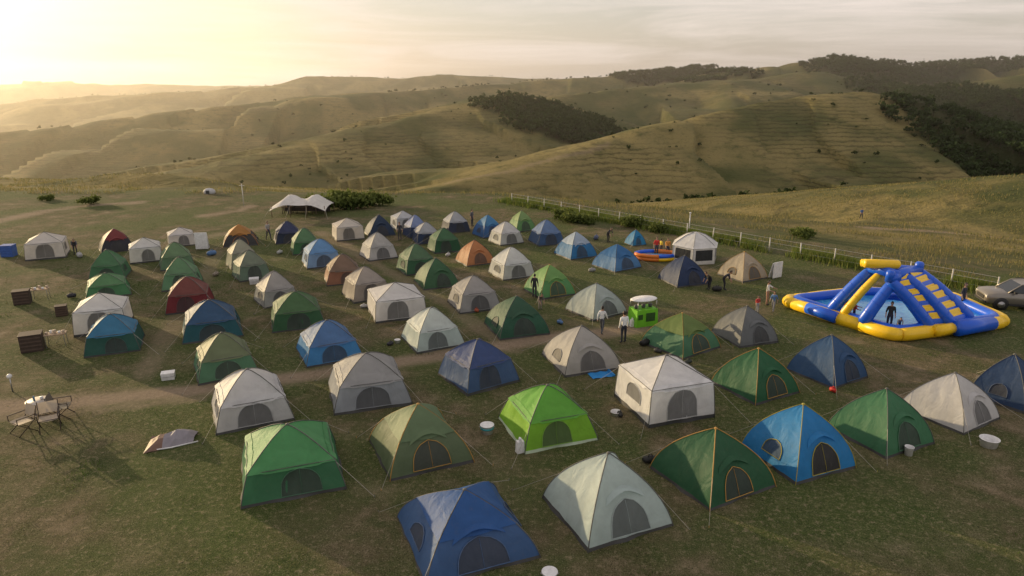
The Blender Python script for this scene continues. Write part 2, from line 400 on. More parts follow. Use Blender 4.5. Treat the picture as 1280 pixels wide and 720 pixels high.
TENTS=[
(302,530,433,637,'C',G_M,(.08,.26,.10),{}),
(496,610,676,735,'D',(.05,.11,.24),(.03,.10,.28),{}),
(678,565,842,690,'D',MINT,None,{}),
(812,535,970,640,'D',G_D,None,{'trim':OT}),
(925,505,1070,607,'D',SKY,None,{'trim':(.35,.3,.05),'opened':1}),
(1032,486,1168,575,'D',G_M,None,{}),
(1120,466,1250,545,'D',GR,None,{}),
(1208,443,1305,518,'D',NV,None,{}),
(461,504,593,602,'D',OL,(.13,.19,.10),{'trim':OT}),
(623,480,748,567,'C',LIME,(.12,.34,.05),{'skirt':(.5,.6,.45)}),
(768,443,893,535,'G',(.83,.83,.83),None,{}),
(888,435,1000,507,'D',(.025,.11,.05),None,{'trim':OT}),
(982,418,1085,487,'D',(.035,.085,.18),None,{}),
(264,461,369,545,'C',(.60,.60,.61),(.70,.70,.70),{}),
(410,441,516,520,'C',(.27,.29,.32),(.29,.29,.29),{}),
(547,423,650,495,'C',(.06,.11,.22),(.05,.08,.19),{}),
(677,407,777,472,'D',(.48,.47,.45),None,{}),
(800,391,901,450,'D',(.07,.18,.10),(.14,.20,.06),{'trim':OT}),
(889,382,973,435,'D',GRD,None,{}),
(242,416,325,483,'C',(.09,.2,.12),(.15,.18,.10),{}),
(370,400,455,461,'C',(.06,.22,.44),(.12,.24,.46),{}),
(501,384,582,443,'C',MINT,(.64,.70,.67),{}),
(605,370,688,426,'D',(.03,.10,.06),(.04,.10,.06),{}),
(706,354,784,402,'D',(.47,.54,.52),None,{}),
(105,392,181,448,'C',(.03,.1,.08),(.05,.18,.3),{}),
(228,374,305,431,'C',(.025,.10,.12),(.04,.09,.17),{}),
(338,364,408,417,'C',(.04,.11,.05),(.07,.14,.06),{}),
(459,353,534,405,'G',(.78,.77,.75),None,{}),
(559,344,627,393,'C',(.28,.28,.28),(.31,.30,.29),{}),
(654,331,720,375,'D',(.10,.26,.10),(.16,.31,.1),{'trim':OT}),
(822,319,886,360,'D',(.03,.05,.11),None,{}),
(896,314,960,353,'D',(.5,.44,.34),None,{'trim':OT}),
(93,366,167,422,'G',(.76,.76,.74),None,{}),
(207,345,268,394,'C',MAR,(.17,.06,.05),{}),
(317,338,375,386,'C',(.29,.30,.29),(.31,.30,.29),{}),
(427,333,490,380,'C',(.28,.25,.22),(.31,.28,.25),{}),
(517,322,575,363,'D',(.05,.12,.06),None,{}),
(610,308,669,351,'C',(.58,.60,.58),(.70,.72,.71),{}),
(739,305,802,341,'D',(.08,.20,.38),(.06,.22,.48),{}),
(107,341,165,376,'C',(.07,.20,.09),(.1,.22,.1),{}),
(202,321,254,365,'C',(.13,.26,.15),(.12,.22,.12),{}),
(290,312,339,353,'C',(.14,.20,.15),(.17,.20,.15),{}),
(405,317,456,358,'C',(.26,.13,.08),(.20,.14,.10),{}),
(495,304,547,345,'C',(.05,.13,.07),(.09,.16,.09),{}),
(569,299,619,333,'D',(.38,.18,.08),None,{'trim':(.05,.05,.05)}),
(692,289,747,325,'D',(.05,.24,.5),(.5,.6,.7),{}),
(111,312,165,352,'C',(.07,.17,.09),(.08,.18,.09),{}),
(199,303,245,340,'C',(.12,.20,.12),(.14,.22,.12),{}),
(282,299,325,338,'C',(.24,.26,.20),(.28,.28,.22),{}),
(377,298,428,337,'C',(.2,.3,.44),(.13,.26,.44),{}),
(449,290,498,327,'C',(.58,.58,.58),(.35,.35,.34),{}),
(534,284,577,317,'C',(.03,.10,.05),(.06,.14,.07),{}),
(610,276,655,307,'C',(.58,.60,.58),(.70,.70,.70),{}),
(660,274,706,308,'C',(.05,.1,.2),(.13,.2,.34),{}),
(163,297,204,331,'G',(.74,.74,.72),None,{}),
(279,281,323,310,'D',(.05,.05,.05),(.4,.2,.06),{'trim':(.5,.2,.05)}),
(363,285,402,320,'C',(.06,.16,.07),(.1,.19,.1),{}),
(415,272,456,302,'G',(.70,.66,.60),None,{}),
(32,290,88,327,'G',(.74,.71,.66),None,{}),
(123,286,170,318,'D',(.04,.04,.05),(.2,.05,.05),{}),
(210,284,245,310,'G',(.73,.71,.69),None,{}),
(342,276,380,306,'C',(.03,.04,.07),(.05,.06,.12),{}),
(455,268,495,297,'D',(.03,.05,.09),None,{}),
(515,277,552,306,'C',(.04,.06,.12),(.5,.52,.55),{}),
(488,263,521,289,'G',(.6,.62,.65),None,{}),
(503,268,537,298,'C',(.04,.06,.12),(.2,.25,.4),{}),
(551,264,588,292,'C',(.04,.05,.08),(.5,.52,.55),{}),
(590,268,630,298,'D',(.05,.13,.3),(.1,.3,.55),{}),
(634,263,670,290,'D',(.12,.25,.1),(.2,.3,.12),{}),
(780,287,808,308,'D',(.03,.2,.38),None,{}),
]
def proj(x,y,z=0):
    zc=y*CP+(H-z)*SP; yc=-y*SP+(H-z)*CP
    return 640+F*x/zc,360+F*yc/zc
def place(x0,y0,x1,y1,rot,lo=1.3,hi=2.7):
    w=x1-x0; dep=math.atan((y1-360)/F)+P; uc=(x0+x1)/2; vc=y1-.5*w*math.sin(dep)
    for it in range(4):
        x,y=gp(uc,vc); r=math.radians(rot)
        cs=[(x+(a*math.cos(r)-b*math.sin(r))/2,y+(a*math.sin(r)+b*math.cos(r))/2) for a in(-1,1) for b in(-1,1)]
        pr=[proj(*c) for c in cs]; w1=max(q[0] for q in pr)-min(q[0] for q in pr); s=w/w1
        cs=[(x+(c[0]-x)*s,y+(c[1]-y)*s) for c in cs]; pr=[proj(*c) for c in cs]
        vc+= (y1-max(q[1] for q in pr)); uc+=(x0+x1)/2-(max(q[0] for q in pr)+min(q[0] for q in pr))/2
    k=(y0-360)/F; h=H-y*(k*CP+SP)/(CP-k*SP)
    return x,y,s,max(lo,min(hi,h))
tpos=[]
for n,(x0,y0,x1,y1,kd,bd,fl,kw) in enumerate(TENTS):
    rn=random.Random(n*3+1); rot=27+rn.uniform(-9,9)
    x,y,s,h=place(x0,y0,x1,y1,rot); tpos.append((x,y,s))
    tent(x,y,s,h,kd,bd,fl,rot=rot,seed=n,ropes=(y<60),win=True,**kw)
# ---------------------------------------------------------------- scatter meshes
def soup(name,V,C,mat,quad=True):
    n=4 if quad else 3
    V=np.asarray(V).reshape(-1,3); me=bpy.data.meshes.new(name); nv=len(V); nf=nv//n
    me.vertices.add(nv); me.vertices.foreach_set("co",V.ravel()); me.loops.add(nv); me.loops.foreach_set("vertex_index",np.arange(nv,dtype=np.int32))
    me.polygons.add(nf); me.polygons.foreach_set("loop_start",(np.arange(nf)*n).astype(np.int32)); me.update(calc_edges=True)
    ca=me.color_attributes.new("col",'FLOAT_COLOR','POINT'); cc=np.ones((nv,4)); cc[:,:3]=np.repeat(C,n,0); ca.data.foreach_set("color",cc.ravel())
    me.materials.append(mat); ob=bpy.data.objects.new(name,me); sc.collection.objects.link(ob); return ob
GM=attrmat("grass_blades",.35); LM=attrmat("foliage",.25)
def blades(name,x,y,L,W,colA,colB,lean=.6):
    n=len(x); z=hfun(x,y); a=rng.random(n)*2*np.pi; dx,dy=np.cos(a)*W/2,np.sin(a)*W/2
    b=rng.random(n)*2*np.pi; lx=np.cos(b)*L*lean*rng.random(n);ly=np.sin(b)*L*lean*rng.random(n)
    V=np.stack([np.stack([x-dx,y-dy,z-.01],-1),np.stack([x+dx,y+dy,z-.01],-1),np.stack([x+lx,y+ly,z+L],-1)],1)
    t=rng.random(n)[:,None]; C=np.array(colA)*(1-t)+np.array(colB)*t
    soup(name,V,C,GM,False)
n=330000; r=np.exp(rng.uniform(np.log(13),np.log(95),n)); t=np.radians(rng.uniform(-46,46,n)); x=r*np.sin(t);y=r*np.cos(t)
k=(fbm(x/1.3,y/1.3,3,21)>.42+.16*rng.random(n))&(dout(x,y)<1)
x,y,r=x[k],y[k],r[k]; L=(.02+.05*rng.random(len(x)))*(1+.6*sst(fbm(x/6,y/6,2,5),.5,.7)); 
blades("grass",x,y,L,np.maximum(.012,r*.0006),(.065,.095,.025),(.25,.215,.11))
# low green weed patches among the turf
n=220000; r=np.exp(rng.uniform(np.log(13),np.log(70),n)); t=np.radians(rng.uniform(-46,46,n)); x=r*np.sin(t);y=r*np.cos(t)
inside=np.zeros(n,bool)
for tx,ty,ts_ in tpos: inside|=(np.abs(x-tx)+np.abs(y-ty)<ts_*.62)
k=(fbm(x/2.2,y/2.2,4,121)*.6+fbm(x/11,y/11,2,122)*.4>.535+.05*rng.random(n))&(dout(x,y)<.5)&~inside; x,y,r=x[k],y[k],r[k]
blades("weeds",x,y,.03+.09*rng.random(len(x)),np.maximum(.02,r*.0009),(.04,.085,.015),(.11,.16,.035),.9)
n=230000; r=np.exp(rng.uniform(np.log(40),np.log(230),n)); t=np.radians(rng.uniform(-46,46,n)); x=r*np.sin(t);y=r*np.cos(t); d=dout(x,y)
k=(d>.5)&(d<120)&(fbm(x/4,y/4,3,23)>.35+.2*rng.random(n)); x,y,r=x[k],y[k],r[k]
blades("dry_grass",x,y,.15+.3*rng.random(len(x)),np.maximum(.03,r*.0008),(.13,.15,.05),(.34,.27,.12),.4)
n=30000; q=rng.random(n)*1.08-.04; x=FN[0]+(FS[0]-FN[0])*q+fnrm[0]*rng.normal(.6,.8,n);y=FN[1]+(FS[1]-FN[1])*q+fnrm[1]*rng.normal(.6,.8,n)
k=fbm(x/2.5,y/2.5,3,29)>.40; x,y=x[k],y[k]
blades("weeds",x,y,.25+.5*rng.random(len(x)),.07+0*x,(.09,.16,.03),(.25,.26,.07),.4)
def trees(P_,name,cols,leaf=.17,per=46,trunk=True):
    VV=[];CC=[]
    for (x,y,z,hh,w) in P_:
        m=per; cen=rng.normal(size=(7,3)); cen/=np.linalg.norm(cen,axis=1)[:,None]; cen*=np.array([w*.5,w*.5,hh*.27])*rng.uniform(.3,1,(7,1))
        c=cen[rng.integers(0,7,m)]+rng.normal(size=(m,3))*np.array([w,w,hh*.8])*.14
        c[:,2]+=hh*.6; s=leaf*w*rng.uniform(.6,1.3,m)
        a=rng.normal(size=(m,3)); a/=np.linalg.norm(a,axis=1)[:,None]; b=np.cross(a,rng.normal(size=(m,3))); b/=np.linalg.norm(b,axis=1)[:,None]
        o=np.array([x,y,z]); s=s[:,None]
        V=np.stack([o+c-a*s-b*s*.6,o+c+a*s-b*s*.5,o+c+a*s*.8+b*s*.7,o+c-a*s*.7+b*s*.6],1); VV.append(V)
        t=np.clip(c[:,2]/hh+rng.normal(0,.2,m),0,1)[:,None]; CC.append(np.array(cols[0])*(1-t)+np.array(cols[1])*t)
        if trunk:
            tw=hh*.03
            for k in range(3):
                a0=k*2.1; p0=np.array([math.cos(a0)*tw,math.sin(a0)*tw,-.5]);p1=np.array([math.cos(a0+2.1)*tw,math.sin(a0+2.1)*tw,-.5])
                V=np.array([[o+p0,o+p1,o+p1*.3+[0,0,hh*.75],o+p0*.3+[0,0,hh*.75]]]); VV.append(V); CC.append(np.array([[.06,.045,.03]]))
    soup(name,np.concatenate(VV),np.concatenate(CC),LM)
PT=[]
for x0,y0,z0,r in BLW:
    n=int(min(240,max(30,(r**2)*.08)))
    for i in range(n):
        a=random.random()*6.28; q=r*1.1*math.sqrt(random.random()); PT.append((x0+math.cos(a)*q*(1.3),y0+math.sin(a)*q))
PT=np.array(PT); Z=hfun(PT[:,0],PT[:,1]); big=np.where(PT[:,1]>450,1.,.5)
trees([(x,y,z,random.uniform(5,10)*b*(1.2 if y>1200 else 1),random.uniform(5,8)*b*(1.2 if y>1200 else 1)) for (x,y),z,b in zip(PT,Z,big)],"distant_forest",((.010,.020,.008),(.05,.08,.025)),.13,56)
SPn=[]
for i in range(1900):
    r=math.exp(random.uniform(math.log(260),math.log(2300))); t=math.radians(random.uniform(-44,44)); SPn.append((r*math.sin(t),r*math.cos(t)))
for pts,a,b in ((R_A,8,14),(R_E,4,10),(R_C,8,17),(R_D,0,15)):
    for i in range(60 if pts is R_A else 120):
        k=random.uniform(a,min(b,len(pts)-1)-.001); j=int(k); q=pts[j]*(1-k+j)+pts[j+1]*(k-j)
        SPn.append((q[0]+random.gauss(0,10),q[1]+random.gauss(0,8)))
SPn=np.array(SPn); dn=fbm(SPn[:,0]/90,SPn[:,1]/90,3,88); kk=(dn>.47)|(np.arange(len(SPn))>=1900); SPn=SPn[kk]; Z=hfun(SPn[:,0],SPn[:,1])
trees([(x,y,z,*( (lambda k:(k,k*1.2))(random.uniform(1.0,3.4)*(1 if y<900 else 1.6)))) for (x,y),z in zip(SPn,Z)],"hillside_shrubs",((.015,.024,.009),(.05,.07,.022)),.2,22,False)
for u,v,w in [(405,259,2.2),(420,256,2.4),(435,256,2.0),(450,255,2.4),(466,254,2.0),(478,252,1.6),(700,270,1.5),(722,274,1.4),(740,275,1.3),(792,280,1.6),(818,284,1.3),(1010,292,1.3),(1004,286,1.1),(120,250,1.3),(60,247,1.0)]:
    x,y=gp(u,v+4); z=hz(x,y)
    trees([(x+random.gauss(0,.5),y+random.gauss(0,.5),z-.3,w*.95,w*1.2) for _ in range(2)],"bush",((.03,.055,.012),(.15,.18,.045)),.07,400,False)
# ---------------------------------------------------------------- fence
mb=MB(); PM=plain((.6,.58,.53),.5,"fence_post"); WM=plain((.35,.34,.32),.5,"fence_wire")
Lf=np.linalg.norm(FS-FN); nn=int(Lf/2.6); tops=[]
for i in range(nn+1):
    p=FN+(FS-FN)*i/nn; z=hz(*p); mb.tube([(p[0],p[1],z-.1),(p[0]+random.gauss(0,.03),p[1],z+1.2)],.045,PM,6); tops.append((p[0],p[1],z))
for hh_ in (.35,.8,1.15): mb.tube([(a,b,c+hh_) for a,b,c in tops],.016,WM,4,False)
mb.obj("wire_fence")
# ---------------------------------------------------------------- people
SKIN=plain((.42,.25,.17),.55,"skin"); HAIR=plain((.02,.015,.012),.6,"hair"); SHOE=plain((.04,.04,.04),.6,"shoe"); EYE=plain((.02,.02,.02),.3,"eye"); LIP=plain((.35,.13,.1),.5,"lips")
def person(u,v,heading,hgt=1.72,shirt=(.7,.7,.68),pants=(.03,.035,.05),pose='stand',at=None,hair=HAIR,sleeve=True):
    K={'pel':(0,0,.94),'spi':(0,.0,1.12),'che':(0,0,1.34),'nec':(0,0,1.49),'hed':(0,-.01,1.56),
       'hR':(.09,0,.90),'kR':(.10,-.02,.50),'aR':(.10,.01,.09),'tR':(.12,-.17,.035),
       'hL':(-.09,0,.90),'kL':(-.10,-.02,.50),'aL':(-.10,.01,.09),'tL':(-.12,-.17,.035),
       'sR':(.175,0,1.40),'eR':(.235,.02,1.12),'wR':(.25,-.06,.88),'pR':(.25,-.09,.80),
       'sL':(-.175,0,1.40),'eL':(-.235,.02,1.12),'wL':(-.25,-.06,.88),'pL':(-.25,-.09,.80)}
    if pose=='walk':
        K.update({'kR':(.1,-.16,.52),'aR':(.1,-.24,.11),'tR':(.12,-.42,.06),'kL':(-.1,.06,.5),'aL':(-.1,.28,.13),'tL':(-.12,.13,.04),
          'eR':(.24,.12,1.14),'wR':(.26,.10,.90),'pR':(.26,.09,.82),'eL':(-.24,-.10,1.14),'wL':(-.24,-.26,.96),'pL':(-.23,-.33,.92)})
    if pose=='reach':
        K.update({'eR':(.22,-.24,1.26),'wR':(.18,-.44,1.22),'pR':(.17,-.52,1.22),'eL':(-.24,-.12,1.14),'wL':(-.18,-.32,1.08),'pL':(-.17,-.39,1.07)})
    if pose=='bend':
        K.update({'pel':(0,.1,.90),'spi':(0,.0,1.04),'che':(0,-.18,1.18),'nec':(0,-.32,1.26),'hed':(0,-.38,1.30),'hR':(.09,.1,.86),'hL':(-.09,.1,.86),
          'sR':(.175,-.24,1.2),'eR':(.2,-.32,.95),'wR':(.17,-.44,.75),'pR':(.16,-.47,.68),'sL':(-.175,-.24,1.2),'eL':(-.2,-.32,.95),'wL':(-.17,-.44,.75),'pL':(-.16,-.47,.68)})
    rad={'pel':.145,'spi':.125,'che':.15,'nec':.058,'hed':.06,'h':.10,'k':.066,'a':.045,'t':.04,'s':.075,'e':.05,'w':.033,'p':.036}
    names=list(K); E=[('pel','spi'),('spi','che'),('che','nec'),('nec','hed')]
    for S in'RL': E+=[('pel','h'+S),('h'+S,'k'+S),('k'+S,'a'+S),('a'+S,'t'+S),('che','s'+S),('s'+S,'e'+S),('e'+S,'w'+S),('w'+S,'p'+S)]
    bm=bmesh.new(); L=bm.verts.layers.skin.verify(); vs={}
    for k in names:
        q=bm.verts.new(K[k]); r=rad.get(k) or rad[k[0]]; q[L].radius=(r*(1.15 if k in('che','pel') else 1),r*(.8 if k in('che','spi','pel') else 1)); q[L].use_root=(k=='pel'); vs[k]=q
    for a,b in E: bm.edges.new((vs[a],vs[b]))
    me=bpy.data.meshes.new("tmp"); bm.to_mesh(me); bm.free(); ob=bpy.data.objects.new("tmp",me); sc.collection.objects.link(ob)
    ob.modifiers.new("s",'SKIN'); sb=ob.modifiers.new("b",'SUBSURF'); sb.levels=1
    dg=bpy.context.evaluated_depsgraph_get(); em=bpy.data.meshes.new_from_object(ob.evaluated_get(dg))
    SH=plain(shirt,.8,"shirt_cloth"); PA=plain(pants,.8,"trouser_cloth")
    mb=MB(); vv=[v.co.copy() for v in em.vertices]
    def lab(c):
        best=None
        for a,b in E:
            A=Vector(K[a]);B=Vector(K[b]); t=max(0,min(1,(c-A).dot(B-A)/(B-A).length_squared)); d=(c-A-(B-A)*t).length-.5*(rad.get(a) or rad[a[0]])
            if best is None or d<best[0]: best=(d,a,b,t)
        _,a,b,t=best
        if b=='hed' or (b=='nec' and t>.8): return SKIN
        if b[0] in'k' or (a=='pel' and b[0]=='h') or (b[0]=='a'): return PA
        if b[0]=='t': return SHOE
        if b[0]=='p': return SKIN
        if b[0]=='w': return SH if not sleeve else SKIN
        if a=='pel' and b=='spi' and t<.35: return PA
        return SH
    for m_ in (SKIN,PA,SHOE,SH): mb.mi(m_)
    mb.v+=[tuple(q) for q in vv]
    for p in em.polygons:
        mb.f.append(list(p.vertices)); mb.m.append(mb.mi(lab(p.center))); mb.sm.append(True)
    bpy.data.objects.remove(ob); 
    hc=Vector(K['hed'])+Vector((0,-.01,.09)); Mh=Matrix.Rotation(.15 if pose!='bend' else .7,3,'X')
    def hp(x,y,z): return hc+Mh@Vector((x,y,z))
    mb.ball(hc,(.076,.095,.118),SKIN,12,Mh)
    mb.ball(hc+Mh@Vector((0,.012,.018)),(.086,.102,.118),hair,12,Mh,cut=lambda q:(q.y<-.02 and q.z<.05))
    mb.tube([hp(0,-.09,.02),hp(0,-.118,-.015),hp(0,-.095,-.025)],[.008,.015,.01],SKIN,5)
    for S in(1,-1):
        mb.ball(hp(.03*S,-.088,.012),(.011,.008,.008),EYE,6); mb.ball(hp(.078*S,.0,-.005),(.012,.02,.03),SKIN,6)
        k='R' if S>0 else'L'; w=Vector(K['w'+k]);p=Vector(K['p'+k]); d=(p-w).normalized(); sd=d.cross(Vector((S,0,0))).normalized()
        for j,l in enumerate((.065,.075,.07,.055)):
            b0=p+sd*(j-1.5)*.018; mb.tube([b0,b0+d*l*.55,b0+d*l*.9+Vector((-S*.015,0,0))],[.010,.009,.007],SKIN,5)
        b0=p-d*.03-sd*.03; mb.tube([b0,b0-sd*.02+d*.03,b0-sd*.022+d*.06],[.012,.010,.008],SKIN,5)
    mb.tube([hp(-.022,-.088,-.055),hp(0,-.094,-.055),hp(.022,-.088,-.055)],.006,LIP,4)
    if at is None: x,y=gp(u,v); z=hz(x,y)
    else: x,y,z=at
    o=mb.obj("person",(x,y,z),math.radians(heading)); s=hgt/1.74; o.scale=(s,s,s); return o
person(779,429,200,1.8,(.8,.8,.78),(.03,.035,.05),sleeve=False); person(752,417,150,1.6,(.72,.74,.74),(.08,.09,.11),'walk',sleeve=False)
person(668,372,170,1.6,(.03,.03,.03),(.04,.04,.05)); person(675,387,20,1.3,(.15,.13,.12),(.25,.22,.2),'bend')
person(946,391,20,1.1,(.5,.05,.05),(.3,.3,.32)); person(958,381,60,1.6,(.66,.64,.6),(.35,.2,.14),'reach')
person(1201,388,30,1.75,(.04,.04,.05),(.03,.03,.04)); person(820,320,0,1.6,(.6,.04,.03),(.05,.05,.06)); person(834,320,0,1.5,(.65,.28,.06),(.05,.05,.08),'walk')
person(826,316,120,1.2,(.6,.5,.05),(.05,.05,.08),'stand'); person(966,389,-40,1.3,(.1,.2,.4),(.2,.2,.22),'walk')
person(905,362,70,1.6,(.03,.03,.04),(.02,.02,.03),'bend'); person(886,362,-70,1.5,(.03,.03,.03),(.02,.02,.03),'bend')
x,y,z=survey(1076,274); person(0,0,0,1.75,(.08,.15,.35),(.05,.05,.06),'walk',at=(x,y,z))
person(760,303,40,1.6,(.05,.05,.06),(.04,.04,.04),'bend'); person(362,268,0,1.7,(.3,.28,.25),(.04,.04,.05)); person(95,318,30,1.6,(.1,.1,.12),(.05,.05,.06),'bend')
person(590,283,60,1.7,(.1,.1,.12),(.05,.05,.06)); person(690,302,-30,1.65,(.3,.08,.06),(.05,.05,.06),'walk')
person(500,300,10,1.65,(.04,.04,.05),(.05,.05,.06)); person(336,300,50,1.7,(.35,.33,.3),(.06,.06,.08),'walk')
# ---------------------------------------------------------------- inflatable water park
BLU=plain((.012,.11,.66),.32,"blue_vinyl",var=.08,spec=.5); YEL=plain((.92,.58,.015),.35,"yellow_vinyl",var=.08,spec=.5)
m,nt,o=newmat("pool_water"); tc=N(nt,"ShaderNodeTexCoord"); a=noise(nt,tc.outputs["Object"],2.2,3,.6,.5)
b=N(nt,"ShaderNodeBsdfPrincipled",Roughness=.06); nt.links.new(mix(nt,maprange(nt,a,.35,.65),(.03,.25,.6),(.10,.42,.72)),b.inputs["Base Color"])
bp=N(nt,"ShaderNodeBump",Strength=.35,Distance=.05); nt.links.new(a,bp.inputs["Height"]); nt.links.new(bp.outputs[0],b.inputs["Normal"]); nt.links.new(b.outputs[0],o.inputs[0]); WAT=m
c=[Vector((*gp(u,v),0)) for u,v in [(978,382),(1117,427),(1258,409),(1185,376),(1074,371)]]
cen=sum(c,Vector())/5
mb=MB(); rT=.37
loc=[q-cen for q in c]
out=[]
n5=len(loc)
for i in range(n5):
    p0,p1,p2=loc[i-1],loc[i],loc[(i+1)%n5]; d0=(p0-p1).normalized();d1=(p2-p1).normalized(); R_=.8
    for t in (0,.25,.5,.75,1): out.append(p1+d0*R_*(1-t)**2+d1*R_*t**2)
    nxt=loc[(i+1)%n5]; A=out[-1]; Bq=nxt+(p1-nxt).normalized()*R_
    m_=max(2,int((Bq-A).length/1.0))
    for k in range(1,m_): out.append(A.lerp(Bq,k/m_))
ol=len(out); seg=4
for i in range(0,ol,seg):
    idx=[(i+k)%ol for k in range(seg+1)] if i+seg<=ol else [(i+k)%ol for k in range(ol-i+1)]
    mb.tube([out[k]+Vector((0,0,rT*.92)) for k in idx],[rT*.93]+[rT]*(len(idx)-2)+[rT*.93],YEL,14)
mb.add([q*.98+Vector((0,0,.28)) for q in out],[tuple(range(ol))],WAT)
mb.tube([q*.92+Vector((0,0,.46)) for q in out]+[out[0]*.92+Vector((0,0,.46))],.30,BLU,10,False)
def L3(u,v,z): x,y=gp(u,v,z); return Vector((x,y,z))-Vector((cen.x,cen.y,0))
TOP=3.2
def leg(A,B_,r0=.28,r1=.36,mat=None):
    A=Vector(A);B_=Vector(B_); d=(B_-A).normalized(); f=lambda t:A.lerp(B_,t)+Vector((0,0,.14*math.sin(math.pi*t)))
    mb.tube([f(t) for t in (0,.06,.3,.5,.7,.94,1)],[r0*.6,r0,(r0*2+r1)/3,(r0+r1)/2,(r0+r1*2)/3,r1,r1*.7],mat or BLU,14)
    for t in (.2,.4,.6,.8): mb.tube([f(t),f(t)+d*.03],r0+(r1-r0)*t+.018,mat or BLU,14)
def lane(A1,B1,A2,B2,rise=.2,ladder=True):
    nn=36; rows=[]
    for i in range(nn+1):
        t=i/nn; p=Vector(A1).lerp(Vector(B1),t); q=Vector(A2).lerp(Vector(B2),t); z=Vector((0,0,rise+.14*math.sin(math.pi*t)+(.09*((i//2)%2) if ladder else 0)))
        rows.append([p.lerp(q,k)+z for k in (.08,.35,.65,.92)])
    mb.grid(rows,YEL,True,(lambda i,j:YEL if (i//2)%3!=2 else BLU) if ladder else None)
# left slide: two tubes with a chute between; right: three tubes with two climbing lanes
l1=(L3(1088,338,TOP),L3(1038,389,.5)); l2=(L3(1122,347,TOP),L3(1078,404,.5))
r1=(L3(1112,350,TOP-.1),L3(1162,409,.5)); r2=(L3(1132,345,TOP),L3(1190,407,.5)); r3=(L3(1148,339,TOP),L3(1213,400,.5))
for A,B_ in (l1,l2,r1,r2,r3): leg(A,B_)
lane(*l1,*l2,.08,False) if False else None
m1=(l1[0].lerp(l2[0],.38),l1[1].lerp(l2[1],.38)); leg(*m1,r0=.2,r1=.24,mat=YEL)
lane(*r1,*r2,.2); lane(*r2,*r3,.2)
leg(L3(1096,372,1.4),L3(1140,376,1.4),.2,.2)
for a_,b_,z_,r_ in ((l1[0],r3[0],0,.3),(l2[0],r1[0],0,.28),(l1[0],l2[0],.1,.28),(r1[0],r3[0],.1,.28)):
    mb.tube([a_+Vector((0,0,z_)),a_.lerp(b_,.5)+Vector((0,0,z_+.08)),b_+Vector((0,0,z_))],r_,BLU,12)
for p_ in (l1[0],r3[0],r1[0]): mb.tube([p_+Vector((0,0,-.1)),p_+Vector((0,0,.45)),p_+Vector((0,0,.55))],[.24,.24,.15],BLU,10)
p=l1[0].lerp(r1[0],.5); mb.tube([p+Vector((-.9,.2,.62)),p+Vector((-.8,.2,.62)),p+Vector((.9,0,.62)),p+Vector((1.,0,.62))],[.18,.26,.26,.18],YEL,12); mb.tube([p+Vector((-.7,.8,.5)),p+Vector((1.1,.7,.5))],.22,YEL,12)
mb.tube([L3(1196,411,.55),L3(1240,404,.5)],[.42,.38],BLU,12); mb.tube([L3(1010,385,.45),L3(1045,397,.45)],[.34,.34],BLU,12); mb.tube([L3(1170,414,.5),L3(1200,408,.5)],[.3,.3],YEL,12)
mb.obj("inflatable_water_slide",(cen.x,cen.y,0))
for u,v,hh_,s_,ps in ((1110,412,1.65,(.03,.03,.03),'stand'),(1066,402,1.25,(.6,.06,.04),'reach'),(1122,415,1.1,(.25,.28,.3),'bend'),(1056,398,1.2,(.6,.25,.04),'stand')):
    x,y=gp(u,v,.1); person(0,0,random.uniform(0,360),hh_,s_,(.03,.03,.05),ps,at=(x,y,.1))
mb=MB(); x,y=gp(820,323); OR=plain((.7,.2,.03),.3,"orange_vinyl")
ring=[(1.5*math.cos(a)*1.1,.95*math.sin(a)) for a in [2*math.pi*k/24 for k in range(25)]]
for i,(z_,mt) in enumerate(((.15,YEL),(.4,BLU))):
    for s_ in range(4): mb.tube([(p[0],p[1],z_) for p in ring[s_*6:s_*6+7]],.16,mt if s_%2 else OR,8)
mb.add([(p[0],p[1],.25) for p in ring[:-1]],[tuple(range(24))],WAT); mb.obj("paddling_pool",(x,y,hz(x,y)))
# ---------------------------------------------------------------- gazebo pavilion
def hexgaz(x0,y0,x1,y1):
    x,y=gp((x0+x1)/2,y1-4); w=(x1-x0)*mpp((x0+x1)/2,y1-4)/2; k=(y0-360)/F; h=H-y*(k*CP+SP)/(CP-k*SP)
    mb=MB(); F1=fabric((.78,.78,.76),.3); DK=fabric((.04,.045,.05),.3); n=6
    hs=h*.6; pr=[(1,0),(1.0,hs*.22),(.98,hs*.85),(.97,hs),(1.04,hs*.97),(.8,hs+.28*(h-hs)),(.45,hs+.75*(h-hs)),(.1,h),(.0,h+.05)]
    for f in range(n):
        a=2*math.pi*f/n+.2;b_=2*math.pi*(f+1)/n+.2
        rows=[[Vector((r*w*(math.cos(a)*(1-t)+math.cos(b_)*t),r*w*(math.sin(a)*(1-t)+math.sin(b_)*t),z)) for t in(0,.12,.5,.88,1)] for r,z in pr]
        mb.grid(rows,F1,False,lambda i,j:DK if (i==1 and 1<=j<=2) else F1)
        mb.tube([rows[i][0]*1.005 for i in (0,3)]+[rows[i][0]+Vector((0,0,.02)) for i in (5,6,7)],.03,plain((.3,.3,.3),.5,"pole"),5)
    mb.obj("hexagonal_gazebo",(x,y,hz(x,y)))
hexgaz(838,290,897,328)
